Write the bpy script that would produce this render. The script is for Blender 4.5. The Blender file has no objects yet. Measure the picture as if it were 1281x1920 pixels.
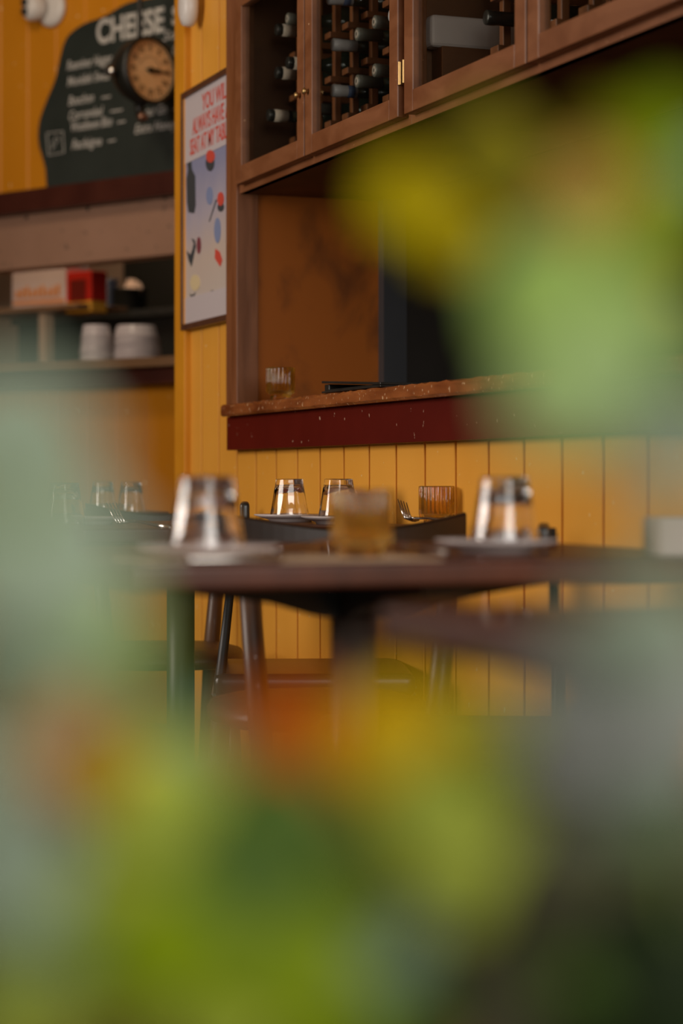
import bpy, bmesh, math, random
from mathutils import Vector, Matrix
random.seed(7)
C = bpy.context.scene.collection
PI = math.pi

# ------------------------------------------------------------ camera
TH = math.radians(20.87); CS, SN = math.cos(TH), math.sin(TH)
FP, CX, HY, CH = 4000.0, 640.5, 902.0, 0.83
cam_d = bpy.data.cameras.new('camera'); cam = bpy.data.objects.new('camera', cam_d); C.objects.link(cam)
cam.location = (0, 0, CH); cam.rotation_euler = (PI/2, 0, -TH)
cam_d.lens = 75; cam_d.sensor_width = 36; cam_d.sensor_fit = 'AUTO'; cam_d.shift_y = -58/1920
cam_d.clip_start = 0.02
cam_d.dof.use_dof = True; cam_d.dof.focus_distance = 4.2; cam_d.dof.aperture_fstop = 2.55
bpy.context.scene.camera = cam
# ------------------------------------------------------------ light
sc = bpy.context.scene
sc.view_settings.view_transform = 'Standard'; sc.view_settings.look = 'None'
sc.view_settings.gamma = 1; sc.view_settings.exposure = 0.0
w = bpy.data.worlds.new('sky'); sc.world = w; w.use_nodes = True
bg = w.node_tree.nodes['Background']; bg.inputs[0].default_value = (0.74, 0.72, 0.68, 1); bg.inputs[1].default_value = 0.35
def area(name, loc, target, sx, sy, power, col):
    l = bpy.data.lights.new(name, 'AREA'); l.shape = 'RECTANGLE'; l.size = sx; l.size_y = sy; l.energy = power; l.color = col
    o = bpy.data.objects.new(name, l); C.objects.link(o); o.location = loc
    o.rotation_euler = (Vector(target)-Vector(loc)).to_track_quat('-Z', 'Y').to_euler()
    return o
area('window_daylight', (-2.1, 4.1, 1.95), (1.6, 3.5, 1.0), 1.3, 1.5, 92, (1.0, 0.90, 0.80))
area('shopfront_daylight', (0.6, -1.6, 2.0), (1.0, 4.0, 1.1), 2.4, 1.6, 112, (1.0, 0.95, 0.88))
area('counter_fill', (0.9, 5.9, 2.85), (1.85, 7.2, 2.0), 0.35, 0.35, 9, (1.0, 0.82, 0.6))  # added unseen fill light, lifts the dial and upper kitchen wall
area('kitchen_fill', (1.78, 7.91, 2.35), (2.1, 8.1, 1.3), 0.3, 0.3, 9, (1.0, 0.78, 0.55))  # added fill light hidden behind the beam, brightens the things in the hatch

# ------------------------------------------------------------ materials
MATS = {}
def mat(name, col, rough=0.5, col2=None, scale=8, stretch=(1,1,1), metal=0, spec=0.5, bump=0.0, lo=0.35, hi=0.65, coat=0, trans=0, ior=1.45, sub=None, detail=5, dist=0.0):
    if name in MATS: return MATS[name]
    m = bpy.data.materials.new(name); m.use_nodes = True; nt = m.node_tree; b = nt.nodes['Principled BSDF']
    b.inputs['Base Color'].default_value = (*col, 1); b.inputs['Roughness'].default_value = rough
    b.inputs['Metallic'].default_value = metal; b.inputs['Specular IOR Level'].default_value = spec
    b.inputs['Coat Weight'].default_value = coat; b.inputs['Transmission Weight'].default_value = trans; b.inputs['IOR'].default_value = ior
    if col2 is not None or bump:
        tc = nt.nodes.new('ShaderNodeTexCoord'); mp = nt.nodes.new('ShaderNodeMapping'); mp.inputs['Scale'].default_value = stretch
        nz = nt.nodes.new('ShaderNodeTexNoise'); nz.inputs['Scale'].default_value = scale; nz.inputs['Detail'].default_value = detail; nz.inputs['Distortion'].default_value = dist
        nt.links.new(tc.outputs['Object'], mp.inputs[0]); nt.links.new(mp.outputs[0], nz.inputs['Vector'])
        if col2 is not None:
            r = nt.nodes.new('ShaderNodeValToRGB'); r.color_ramp.elements[0].position = lo; r.color_ramp.elements[1].position = hi
            r.color_ramp.elements[0].color = (*col, 1); r.color_ramp.elements[1].color = (*col2, 1)
            nt.links.new(nz.outputs['Fac'], r.inputs[0]); nt.links.new(r.outputs[0], b.inputs['Base Color'])
            m['ramp'] = r.name
        if bump:
            bp = nt.nodes.new('ShaderNodeBump'); bp.inputs['Strength'].default_value = bump; bp.inputs['Distance'].default_value = 0.01
            nt.links.new(nz.outputs['Fac'], bp.inputs['Height']); nt.links.new(bp.outputs[0], b.inputs['Normal'])
    MATS[name] = m
    return m
def speckle(m, col, scale, thr, stretch=(1,1,1), width=0.02):
    """scratches and chips of another colour over the base"""
    nt = m.node_tree; b = nt.nodes['Principled BSDF']
    src = b.inputs['Base Color'].links[0].from_socket if b.inputs['Base Color'].links else None
    tc = nt.nodes.new('ShaderNodeTexCoord'); mp = nt.nodes.new('ShaderNodeMapping'); mp.inputs['Scale'].default_value = stretch
    nz = nt.nodes.new('ShaderNodeTexNoise'); nz.inputs['Scale'].default_value = scale; nz.inputs['Detail'].default_value = 3
    r = nt.nodes.new('ShaderNodeValToRGB'); r.color_ramp.elements[0].position = thr; r.color_ramp.elements[1].position = thr+width
    mx = nt.nodes.new('ShaderNodeMix'); mx.data_type = 'RGBA'
    nt.links.new(tc.outputs['Object'], mp.inputs[0]); nt.links.new(mp.outputs[0], nz.inputs['Vector']); nt.links.new(nz.outputs['Fac'], r.inputs[0])
    nt.links.new(r.outputs[0], mx.inputs['Factor'])
    if src: nt.links.new(src, mx.inputs['A'])
    else: mx.inputs['A'].default_value = b.inputs['Base Color'].default_value
    mx.inputs['B'].default_value = (*col, 1)
    nt.links.new(mx.outputs['Result'], b.inputs['Base Color'])
    return m
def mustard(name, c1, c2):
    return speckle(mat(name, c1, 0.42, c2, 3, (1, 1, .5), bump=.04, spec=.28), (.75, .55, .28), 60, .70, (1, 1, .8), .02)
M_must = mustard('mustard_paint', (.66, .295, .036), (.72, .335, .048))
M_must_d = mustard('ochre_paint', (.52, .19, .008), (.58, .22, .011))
M_trim = mat('ochre_trim', (.56, .22, .012), .4, (.62, .26, .016), 6, spec=.25)
M_red = speckle(mat('oxblood_paint', (.075, .004, .0012), .5, (.095, .006, .002), 4, bump=.03, spec=.2), (.42, .28, .2), 70, .70, (1, 1, .6), .012)
M_cab = speckle(mat('cabinet_wood', (.15, .050, .016), .42, (.22, .085, .034), 14, (1, .5, 1.2), bump=.04, dist=.6), (.5, .3, .17), 95, .74, (1, .4, 1), .01)
M_cab_v = mat('cabinet_wood_stile', (.15, .050, .015), .42, (.22, .080, .030), 12, (3, 3, .35), bump=.04, dist=.6)
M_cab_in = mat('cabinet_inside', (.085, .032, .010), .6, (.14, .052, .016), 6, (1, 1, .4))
M_ply = mat('plywood_stain', (.30, .082, .007), .5, (.09, .026, .005), 6, (1, 1.0, .8), bump=.02, lo=.50, hi=.72, dist=.5, spec=.25)
M_ledge = speckle(mat('worn_ledge_wood', (.14, .034, .007), .35, (.30, .095, .025), 12, (1, .5, 2.2), bump=.12, coat=.3), (.55, .34, .19), 120, .635, (1, .8, .7), .05)
M_table = mat('table_wood', (.055, .013, .005), .42, (.085, .021, .008), 9, (2.5, .5, 1), coat=.12)
M_iron = mat('black_iron', (.012, .012, .010), .45, (.02, .02, .018), 20)
M_steel = mat('column_steel', (.22, .17, .145), .33, (.27, .22, .19), 10, metal=.55)
M_chair = mat('chair_wood', (.060, .026, .012), .45, (.095, .042, .019), 10, (3, 3, .5), coat=.08)
M_dkchair = mat('chair_back_wood', (.016, .008, .004), .42, (.028, .012, .006), 10, (.6, 3, 3), coat=.1)
M_seat = mat('brown_leather', (.06, .026, .010), .42, (.085, .036, .014), 20)
M_vinyl = mat('black_vinyl', (.018, .016, .013), .3, (.028, .024, .02), 25, bump=.02)
M_pipe = mat('piping', (.13, .12, .11), .3)
M_floor = mat('floor_boards', (.035, .022, .014), .4, (.06, .036, .02), 5, (6, .6, 1))
M_white = mat('white_plastic', (.62, .58, .54), .35)
M_plate = mat('white_china', (.52, .45, .44), .22, (.56, .49, .47), 6)
M_glass = mat('clear_glass', (.985, .985, .985), 0.0, trans=1, ior=1.48)
M_amber = mat('amber_glass', (.96, .73, .27), 0.02, trans=1, ior=1.42)
def amber_fix(m):
    nt = m.node_tree; b = nt.nodes['Principled BSDF']; o = [n for n in nt.nodes if n.type == 'OUTPUT_MATERIAL'][0]
    tl = nt.nodes.new('ShaderNodeBsdfTranslucent'); tl.inputs[0].default_value = (.95, .60, .12, 1); mx = nt.nodes.new('ShaderNodeMixShader'); mx.inputs[0].default_value = .09
    nt.links.new(b.outputs[0], mx.inputs[1]); nt.links.new(tl.outputs[0], mx.inputs[2]); nt.links.new(mx.outputs[0], o.inputs[0])
amber_fix(M_amber)
M_wax = mat('candle_wax', (.85, .68, .36), .5)
M_silver = mat('cutlery_steel', (.62, .58, .54), .18, metal=1)
M_brass = mat('brass', (.42, .27, .11), .42, metal=1)
M_black = mat('matt_black', (.008, .008, .006), .5)
M_napkin = mat('kraft_paper', (.46, .32, .20), .7, (.54, .38, .25), 12)
M_chalkbd = mat('slate', (.018, .024, .020), .42, (.030, .037, .032), 3, bump=.02)
M_chalk = mat('chalk', (.50, .47, .43), .8, (.36, .34, .31), 60)
M_dial = mat('dial_paper', (.86, .58, .32), .4, (.80, .50, .24), 10)
M_beam = speckle(mat('beam_paint', (.30, .165, .105), .5, (.34, .19, .125), 4), (.2, .12, .08), 30, .68)
M_dkred = mat('dark_mahogany', (.045, .010, .006), .4, (.065, .016, .009), 6)
M_counter = mat('counter_wood', (.16, .085, .04), .4, (.20, .11, .055), 8)
M_cream = mat('cream_tile', (.36, .26, .19), .5, (.40, .29, .21), 4)
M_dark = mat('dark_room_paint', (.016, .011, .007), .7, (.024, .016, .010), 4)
M_navyframe = mat('dark_grey_frame', (.030, .032, .036), .4, (.036, .038, .042), 6)
M_bottle = mat('bottle_glass', (.010, .014, .009), .12, (.014, .018, .012), 5)
M_foilw = mat('foil_silver', (.66, .62, .62), .4, (.74, .70, .70), 40)
M_foilg = mat('foil_grey', (.11, .11, .095), .42, (.14, .14, .12), 40)
M_foilb = mat('foil_black', (.022, .022, .020), .3)
M_band = mat('foil_band', (.45, .38, .32), .35)
M_bluelab = mat('foil_blue_mark', (.10, .14, .26), .4)
M_frame = mat('poster_frame', (.075, .028, .014), .35, (.10, .04, .02), 20)
M_grey = mat('mauve_grey_card', (.44, .36, .33), .55, (.48, .40, .37), 8)
M_soil = mat('soil', (.03, .02, .012), .9, (.05, .035, .02), 40, bump=.4)
M_terra = mat('planter_zinc', (.14, .14, .13), .5, (.17, .17, .16), 8)

def pane_mat():
    m = bpy.data.materials.new('cabinet_pane'); m.use_nodes = True; nt = m.node_tree; nt.nodes.clear()
    o = nt.nodes.new('ShaderNodeOutputMaterial'); mx = nt.nodes.new('ShaderNodeMixShader'); tr = nt.nodes.new('ShaderNodeBsdfTransparent')
    gl = nt.nodes.new('ShaderNodeBsdfGlossy'); gl.inputs['Roughness'].default_value = .02
    fr = nt.nodes.new('ShaderNodeFresnel'); fr.inputs[0].default_value = 1.5; tr.inputs[0].default_value = (.93, .94, .92, 1)
    ge = nt.nodes.new('ShaderNodeNewGeometry'); iv = nt.nodes.new('ShaderNodeMath'); iv.operation = 'SUBTRACT'; iv.inputs[0].default_value = 1; ml = nt.nodes.new('ShaderNodeMath'); ml.operation = 'MULTIPLY'
    nt.links.new(ge.outputs['Backfacing'], iv.inputs[1]); nt.links.new(fr.outputs[0], ml.inputs[0]); nt.links.new(iv.outputs[0], ml.inputs[1]); nt.links.new(ml.outputs[0], mx.inputs[0]); nt.links.new(tr.outputs[0], mx.inputs[1]); nt.links.new(gl.outputs[0], mx.inputs[2]); nt.links.new(mx.outputs[0], o.inputs[0])
    return m
M_pane = pane_mat()
def leaf_mat(name, c1, c2, rough=.5, tr=.3):
    m = bpy.data.materials.new(name); m.use_nodes = True; nt = m.node_tree; b = nt.nodes['Principled BSDF']
    o = [n for n in nt.nodes if n.type == 'OUTPUT_MATERIAL'][0]
    tc = nt.nodes.new('ShaderNodeTexCoord'); nz = nt.nodes.new('ShaderNodeTexNoise'); nz.inputs['Scale'].default_value = 30
    r = nt.nodes.new('ShaderNodeValToRGB'); r.color_ramp.elements[0].position = .35; r.color_ramp.elements[1].position = .65
    r.color_ramp.elements[0].color = (*c1, 1); r.color_ramp.elements[1].color = (*c2, 1)
    tl = nt.nodes.new('ShaderNodeBsdfTranslucent'); mx = nt.nodes.new('ShaderNodeMixShader'); mx.inputs[0].default_value = tr
    nt.links.new(tc.outputs['Object'], nz.inputs['Vector']); nt.links.new(nz.outputs['Fac'], r.inputs[0])
    nt.links.new(r.outputs[0], b.inputs['Base Color']); nt.links.new(r.outputs[0], tl.inputs[0]); b.inputs['Roughness'].default_value = rough
    b.inputs['Specular IOR Level'].default_value = .06
    nt.links.new(b.outputs[0], mx.inputs[1]); nt.links.new(tl.outputs[0], mx.inputs[2]); nt.links.new(mx.outputs[0], o.inputs[0])
    return m
def vary(c, k=.88): return tuple(x*k for x in c)
LC = dict(pale=(.25,.35,.14), palegrey=(.23,.29,.215), green=(.195,.29,.065), yellow=(.42,.33,.001), olive=(.14,.12,.003),
          vivid=(.135,.19,.001), bluegreen=(.15,.27,.20), deep=(.10,.16,.06), grey=(.21,.225,.205), greygreen=(.14,.20,.13),
          light=(.27,.32,.04), mid=(.065,.115,.02), dark=(.055,.055,.028), darker=(.010,.018,.005), tan=(.34,.20,.04),
          orange=(.34,.12,.002), redorange=(.33,.07,.001), amber=(.42,.26,.001))
LM = {k: leaf_mat('leaf_'+k if k not in ('tan','orange','redorange','amber') else 'petal_'+k, v, vary(v)) for k, v in LC.items()}
M_stem = leaf_mat('stem_green', (.16,.22,.05), (.2,.26,.07))

# ------------------------------------------------------------ helpers
def put(bm, name, m, parent=None, smooth=False, loc=None):
    bmesh.ops.recalc_face_normals(bm, faces=bm.faces)
    me = bpy.data.meshes.new(name); bm.to_mesh(me); bm.free()
    for x in (m if isinstance(m, (list, tuple)) else [m]): me.materials.append(x)
    if smooth:
        me.polygons.foreach_set('use_smooth', [True]*len(me.polygons))
    o = bpy.data.objects.new(name, me); C.objects.link(o)
    if parent is not None: o.parent = parent
    if loc is not None: o.location = loc
    return o
def thing(name, label, cat, loc=(0,0,0), rz=0, group=None):
    o = bpy.data.objects.new(name, None); C.objects.link(o); o.empty_display_size = .05
    o.location = loc; o.rotation_euler = (0, 0, rz); tag(o, label, cat, group); return o
def tag(o, label, cat=None, group=None):
    o['label'] = label
    if cat: o['category'] = cat
    if group: o['group'] = group
    return o
def struct(o, label=None, cat=None):
    o['kind'] = 'structure'
    if label: o['label'] = label
    if cat: o['category'] = cat
    return o
def dup(root, loc, rz, label, group=None):
    def cp(o, par):
        c = o.copy(); C.objects.link(c)
        if par is not None: c.parent = par
        for ch in KIDS.get(o.name, []) or list(o.children): cp(ch, c)
        return c
    r = cp(root, None); r.location = loc; r.rotation_euler = (0, 0, rz); r['label'] = label
    if group: r['group'] = group
    return r
KIDS = {}
def box(bm, x0, x1, y0, y1, z0, z1, bev=0.0, seg=2, mx=None):
    b = bmesh.new(); bmesh.ops.create_cube(b, size=1)
    for v in b.verts: v.co = Vector(((x0+x1)/2+v.co.x*(x1-x0), (y0+y1)/2+v.co.y*(y1-y0), (z0+z1)/2+v.co.z*(z1-z0)))
    if bev: bmesh.ops.bevel(b, geom=b.edges[:], offset=bev, segments=seg, affect='EDGES', profile=.6)
    if mx is not None: bmesh.ops.transform(b, matrix=mx, verts=b.verts)
    me = bpy.data.meshes.new('t'); b.to_mesh(me); b.free(); bm.from_mesh(me); bpy.data.meshes.remove(me); return bm
def B(*a, **k): return box(bmesh.new(), *a, **k)
def lathe(bm, prof, n=40, ribs=0, amp=0, mx=None, ribtest=None, close=True):
    """prof list of (r, z); ribs modulate the radius"""
    rings = []
    mx = mx or Matrix()
    for r, z in prof:
        if r < 1e-6: rings.append([bm.verts.new(mx @ Vector((0, 0, z)))]); continue
        ring = []
        for i in range(n):
            a = 2*PI*i/n; rr = r
            if ribs and (ribtest is None or ribtest(r, z)): rr = r*(1+amp*(1-2*abs(math.cos(ribs*a/2))**.7))
            ring.append(bm.verts.new(mx @ Vector((rr*math.cos(a), rr*math.sin(a), z))))
        rings.append(ring)
    for A, Bq in zip(rings, rings[1:]):
        if len(A) == 1 and len(Bq) == 1: continue
        for i in range(n):
            j = (i+1) % n
            if len(A) == 1: bm.faces.new((A[0], Bq[i], Bq[j]))
            elif len(Bq) == 1: bm.faces.new((A[i], A[j], Bq[0]))
            else: bm.faces.new((A[i], A[j], Bq[j], Bq[i]))
    return bm
def tube(bm, pts, rad, n=10, caps=True):
    pts = [Vector(p) for p in pts]; rads = rad if isinstance(rad, (list, tuple)) else [rad]*len(pts); rings = []
    up = Vector((0, 0, 1))
    for i, p in enumerate(pts):
        d = (pts[min(i+1, len(pts)-1)]-pts[max(i-1, 0)]).normalized()
        ref = up if abs(d.dot(up)) < .95 else Vector((1, 0, 0))
        a = d.cross(ref).normalized(); b = a.cross(d)
        rings.append([bm.verts.new(p+rads[i]*(math.cos(2*PI*k/n)*a+math.sin(2*PI*k/n)*b)) for k in range(n)])
    for A, Bq in zip(rings, rings[1:]):
        for k in range(n): bm.faces.new((A[k], A[(k+1) % n], Bq[(k+1) % n], Bq[k]))
    if caps: bm.faces.new(rings[0]); bm.faces.new(rings[-1][::-1])
    return bm
def prism(bm, pts, y0, y1):
    """outline in (x,z) extruded in y"""
    a = [bm.verts.new((x, y0, z)) for x, z in pts]; b = [bm.verts.new((x, y1, z)) for x, z in pts]
    bm.faces.new(a); bm.faces.new(b[::-1]); n = len(pts)
    for i in range(n): bm.faces.new((a[i], b[i], b[(i+1) % n], a[(i+1) % n]))
    return bm
def text(s, name, m, size, mx, parent, align='LEFT', bold=0, shear=0, ext=.0006, sx=1):
    cu = bpy.data.curves.new(name, 'FONT'); cu.body = s; cu.size = size; cu.align_x = align; cu.extrude = ext; cu.offset = bold; cu.shear = shear
    cu.materials.append(m); o = bpy.data.objects.new(name, cu); C.objects.link(o); o.parent = parent
    o.matrix_local = mx @ Matrix.Diagonal((sx, 1, 1, 1)); return o
Rr, Fv = Vector((CS, -SN, 0)), Vector((SN, CS, 0))
def ray(px, py): return Fv + (px-CX)/FP*Rr + Vector((0, 0, (HY-py)/FP))
def at(px, py, Z): return Vector((0, 0, CH)) + Z*ray(px, py)
def onX(px, py, X):
    d = ray(px, py); return Vector((0, 0, CH)) + d*(X/d.x)
def onz(px, Z, z):
    p = at(px, HY, Z); return Vector((p.x, p.y, z))

# ============================================================ structure
D = 1.6
def bead_bm(y0, y1, z0, z1, X, w=.1445, ph=3.606, thick=.02, sgn=-1):
    """boards with V grooves between; profile runs along y, face towards -x"""
    bm = bmesh.new(); k0 = math.floor((y0-ph)/w); prof = [(X, y0)]
    k = k0
    while ph+k*w < y1:
        g = ph+k*w
        for dy, dx in ((-.0062, 0), (-.0050, .0015), (-.0046, .010), (.0046, .010), (.0050, .0015), (.0062, 0)):
            if y0 < g+dy < y1: prof.append((X+dx, g+dy))
        k += 1
    prof.append((X, y1)); prof += [(X+thick, y1), (X+thick, y0)]
    a = [bm.verts.new((x, y, z0)) for x, y in prof]; b = [bm.verts.new((x, y, z1)) for x, y in prof]
    for i in range(len(prof)): j = (i+1) % len(prof); bm.faces.new((a[i], a[j], b[j], b[i]))
    bm.faces.new(a); bm.faces.new(b[::-1]); return bm
struct(put(B(-5, 4.6, -1.2, 11, -.05, 0), 'floor', M_floor), 'dark timber floor of the dining room', 'floor')
struct(put(B(-5, 4.6, 1.0, 11, 3.2, 3.3), 'ceiling', mat('ceiling_paint', (.35, .25, .15), .7)), 'ceiling above the dining room', 'ceiling')
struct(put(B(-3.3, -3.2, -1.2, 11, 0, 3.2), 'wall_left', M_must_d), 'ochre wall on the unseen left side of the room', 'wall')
struct(put(B(-3.3, 1.2, 11, 11.1, 0, 3.2), 'wall_back', M_dark), 'dark wall at the far unseen end of the room', 'wall')
YE = 5.375                                                           # the wall ends here, the kitchen opens behind it
wr = put(bead_bm(-.6, YE-.085, 0.0, .985, D), 'wall_right', M_must)
struct(wr, 'mustard tongue-and-groove wall below the red band', 'wall')
struct(put(bead_bm(4.915, YE-.085, .985, 3.2, D+.0005), 'wall_right_upper', M_must), 'mustard boarded wall strip behind the framed poster', 'wall')
struct(put(B(D+.02, D+.12, -.6, YE, 0, .98), 'wall_right_core', M_dark))
struct(put(B(D+.02, D+.12, 4.95, YE, .98, 3.2), 'wall_right_core_upper', M_dark))
struct(put(B(D-.018, D+.13, YE-.085, YE+.005, 0, 3.2, bev=.004), 'trim_1', M_trim), 'ochre corner post at the end of the boarded wall', 'trim')
# recess behind the ledge
struct(put(B(D, 1.94, 4.835, 4.86, 1.0, 1.53), 'trim_2', M_ply), 'stained plywood side panel of the wall recess', 'panel')
struct(put(B(1.94, 2.0, 4.80, 4.90, 1.0, 1.53), 'trim_3', M_navyframe), 'dark grey upright at the back of the recess', 'trim')
struct(put(B(1.575, D+.03, 4.832, 4.915, 1.013, 3.2, bev=.002), 'trim_4', M_cab_v), 'brown wooden post left of the wine cabinets', 'trim')
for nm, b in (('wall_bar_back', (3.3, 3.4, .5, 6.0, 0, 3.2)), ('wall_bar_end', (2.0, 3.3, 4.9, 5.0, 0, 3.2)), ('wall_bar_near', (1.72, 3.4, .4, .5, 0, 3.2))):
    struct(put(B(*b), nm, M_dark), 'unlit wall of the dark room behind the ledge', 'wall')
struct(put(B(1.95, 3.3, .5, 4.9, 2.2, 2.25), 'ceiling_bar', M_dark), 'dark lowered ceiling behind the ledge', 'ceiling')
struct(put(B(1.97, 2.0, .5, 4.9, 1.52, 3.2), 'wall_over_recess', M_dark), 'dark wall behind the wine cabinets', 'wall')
# red band and ledge
red = put(B(1.572, D+.02, -.4, 4.90, .904, .984, bev=.0015), 'red_band', M_red)
tag(red, 'dark red painted timber band fixed under the worn ledge', 'trim board'); red['kind'] = 'structure'; red.name = 'trim_5'
lb = bmesh.new(); N = 260; random.seed(3)
rows = []
for i in range(N+1):
    y = -.4 + (4.875+.4)*i/N
    j = lambda a: random.uniform(-a, a)
    ring = [(1.552+.0015+j(.0012), .984), (1.549+j(.0004), .989+j(.001)), (1.549+j(.0004), 1.005+j(.0015)), (1.552+j(.0022), 1.011+j(.002)), (1.565+j(.002), 1.0135+j(.0006)), (1.95, 1.0135), (1.95, .984)]
    rows.append([lb.verts.new((x, y, z)) for x, z in ring])
for A, Bq in zip(rows, rows[1:]):
    for k in range(7): lb.faces.new((A[k], A[(k+1) % 7], Bq[(k+1) % 7], Bq[k]))
lb.faces.new(rows[0]); lb.faces.new(rows[-1][::-1])
led = put(lb, 'ledge', M_ledge); tag(led, 'long worn brown wooden ledge above the dark red band', 'ledge')

# ============================================================ kitchen wall (turned 29 degrees)
P0 = Vector((1.607, 7.703, 0)); ax = Vector((.4855, -.8742, 0)).normalized(); an = Vector((-ax.y, ax.x, 0)); RZ = math.atan2(ax.y, ax.x)
def bw(px, py, off=0.0):
    """pixel -> (s, z) on the kitchen wall plane shifted off towards the room"""
    d = ray(px, py); o = Vector((0, 0, CH)); q = P0 - an*off
    t = (q-o).dot(an)/d.dot(an); p = o+d*t
    return (p-P0).dot(ax), p.z
def bwobj(bm, name, m, parent=None, smooth=False):
    o = put(bm, name, m, parent, smooth)
    if parent is None: o.location = P0; o.rotation_euler = (0, 0, RZ)
    return o
def kw_bm(s0, s1, z0, z1, w=.15):
    bm = bmesh.new(); prof = [(s0, 0)]; k = math.ceil((s0+.02)/w)
    while k*w < s1-.01:
        g = k*w
        for ds, dy in ((-.007, 0), (-.002, .006), (.002, .006), (.007, 0)): prof.append((g+ds, dy))
        k += 1
    prof += [(s1, 0), (s1, .05), (s0, .05)]
    a = [bm.verts.new((x, y, z0)) for x, y in prof]; b = [bm.verts.new((x, y, z1)) for x, y in prof]
    for i in range(len(prof)): j = (i+1) % len(prof); bm.faces.new((a[i], a[j], b[j], b[i]))
    bm.faces.new(a); bm.faces.new(b[::-1]); return bm
S0, S1 = -3.6, 1.75
zl = bw(86, 361)[1]; zlb = bw(160, 393)[1]; zbb = bw(160, 496)[1]; zct = bw(260, 676)[1]; zcb = bw(300, 692)[1]; zce = bw(300, 722)[1]
print('kitchen heights', zl, zlb, zbb, zct, zcb, zce)
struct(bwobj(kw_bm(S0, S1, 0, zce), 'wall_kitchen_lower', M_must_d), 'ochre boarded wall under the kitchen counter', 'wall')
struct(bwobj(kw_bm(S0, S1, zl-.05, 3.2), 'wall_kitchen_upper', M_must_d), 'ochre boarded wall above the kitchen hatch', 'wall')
sh = bwobj(B(S0, S1, -.10, .06, zlb, zl, bev=.004), 'picture_shelf', M_dkred); tag(sh, 'dark mahogany shelf board carrying the chalkboard', 'shelf')
bmx = bwobj(B(S0, S1, -.045, .05, zbb, zlb, bev=.004), 'trim_6', M_beam); struct(bmx, 'broad pinkish brown beam over the kitchen hatch', 'beam')
b = bmesh.new()
for px in (50, 165, 310):
    s, z = bw(px, 415-px*.14, .045); box(b, s-.006, s+.006, -.049, -.044, z-.006, z+.006, bev=.002)
put(b, 'screw', M_iron, bmx)
ct = bwobj(B(-3.0, S1, -.13, .55, zcb, zct, bev=.003), 'kitchen_counter', M_counter); tag(ct, 'brown timber kitchen counter top below the hatch', 'counter')
put(B(-3.0, S1, -.09, -.001, zce, zcb), 'counter_edge', M_dkred, ct)
# kitchen interior
struct(bwobj(B(S0-.3, S1, 1.5, 1.6, 0, 3.2), 'wall_kitchen_back', M_cream), 'cream tiled wall at the back of the kitchen', 'wall')
dk = bwobj(B(bw(262, 560, -1.2)[0], S1, 1.1, 1.2, 0, 2.4, bev=.01), 'fridge', M_black); tag(dk, 'tall black appliance at the right of the kitchen', 'appliance')
def kthing(name, label, cat, px, py, off, group=None):
    s, z = bw(px, py, off); p = P0+ax*s-an*off
    return thing(name, label, cat, (p.x, p.y, z), RZ, group)
def kZ(px, off):
    s, z = bw(px, HY, off); p = P0+ax*s-an*off; return (p).dot(Fv)
# wall shelf in the kitchen, left
o = -.42; s0, z0 = bw(-40, 560, o); s1, z1 = bw(150, 590, o)
ks = thing('kitchen_shelf', 'brown kitchen shelf on a bracket holding the white box', 'shelf', (P0.x, P0.y, 0), RZ)
zsh = bw(60, 578, o)[1]
put(B(-.6, bw(168, 590, o)[0], .36, .62, zsh-.02, zsh, bev=.003), 'board', M_counter, ks)
sb = bw(72, 600, o)[0]
put(B(sb-.02, sb+.02, .44, .48, zct, zsh-.02), 'bracket', M_napkin, ks)
bk = thing('back_shelf', 'dark steel bench behind the bowl stacks in the kitchen', 'bench', (P0.x, P0.y, 0), RZ)
bz = bw(200, 592, -.8)[1]
put(B(-.7, 1.3, .66, 1.05, bz-.03, bz, bev=.004), 'bench_top', M_iron, bk); put(B(-.7, 1.3, .70, 1.05, zct-.3, bz-.03), 'bench_front', M_black, bk)
# boxes on the shelf
def kbox(px0, px1, pyt, z0, depth, off, name, label, cat, m, rz=0):
    s0, z1 = bw(px0, pyt, off); s1, _ = bw(px1, pyt, off); sm = (s0+s1)/2; p = P0+ax*sm-an*off
    t = thing(name, label, cat, (p.x, p.y, z0), RZ+rz); h = z1-z0; wd = (s1-s0)/2
    return t, wd, h
t, wd, h = kbox(28, 118, 503, zsh, .2, -.40, 'food_box', 'white carton with orange printed marks on the kitchen shelf', 'box', None, .12)
put(B(-wd, wd, 0, .14, 0, h, bev=.004), 'carton', M_plate, t)
M_or = mat('orange_print', (.55, .22, .05), .5)
b = bmesh.new()
for k in range(9): box(b, -wd*.86+k*wd*.19, -wd*.86+k*wd*.19+wd*.13, -.002, 0, h*(.25-.01*(k % 2)), h*(.42+.05*(k % 3)), bev=.0006)
put(b, 'printed_marks', M_or, t)
put(B(-wd*.95, wd*.95, -.002, .0, h*.08, h*.17), 'stripe', M_or, t)
t, wd, h = kbox(123, 172, 511, zsh-.03, .1, -.42, 'red_packet', 'red packet with yellow base beside the white carton', 'packet', None)
M_rp = mat('red_packet', (.42, .018, .010), .35); M_yl = mat('yellow_packet', (.55, .28, .03), .4)
put(B(-wd, wd, 0, .08, h*.27, h, bev=.004), 'packet', M_rp, t); put(B(-wd, wd, 0, .08, 0, h*.27, bev=.004), 'packet_base', M_yl, t)
put(B(-wd*.6, wd*.55, -.003, 0, h*.3, h*.8), 'window', mat('packet_window', (.12, .012, .008), .3), t)
t, wd, h = kbox(176, 204, 522, bz, .1, -.75, 'cup_stack', 'dark blue stack of cups right of the red packet', 'cups', None)
for i in range(6): put(lathe(bmesh.new(), [(0, i*h/6), (wd*.8, i*h/6), (wd, (i+.8)*h/6), (wd*.92, (i+.8)*h/6), (0, (i+.5)*h/6)], 24, mx=Matrix.Translation((0, .04, 0))), 'cup', mat('navy_enamel', (.035, .045, .08), .35), t, True)
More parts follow.
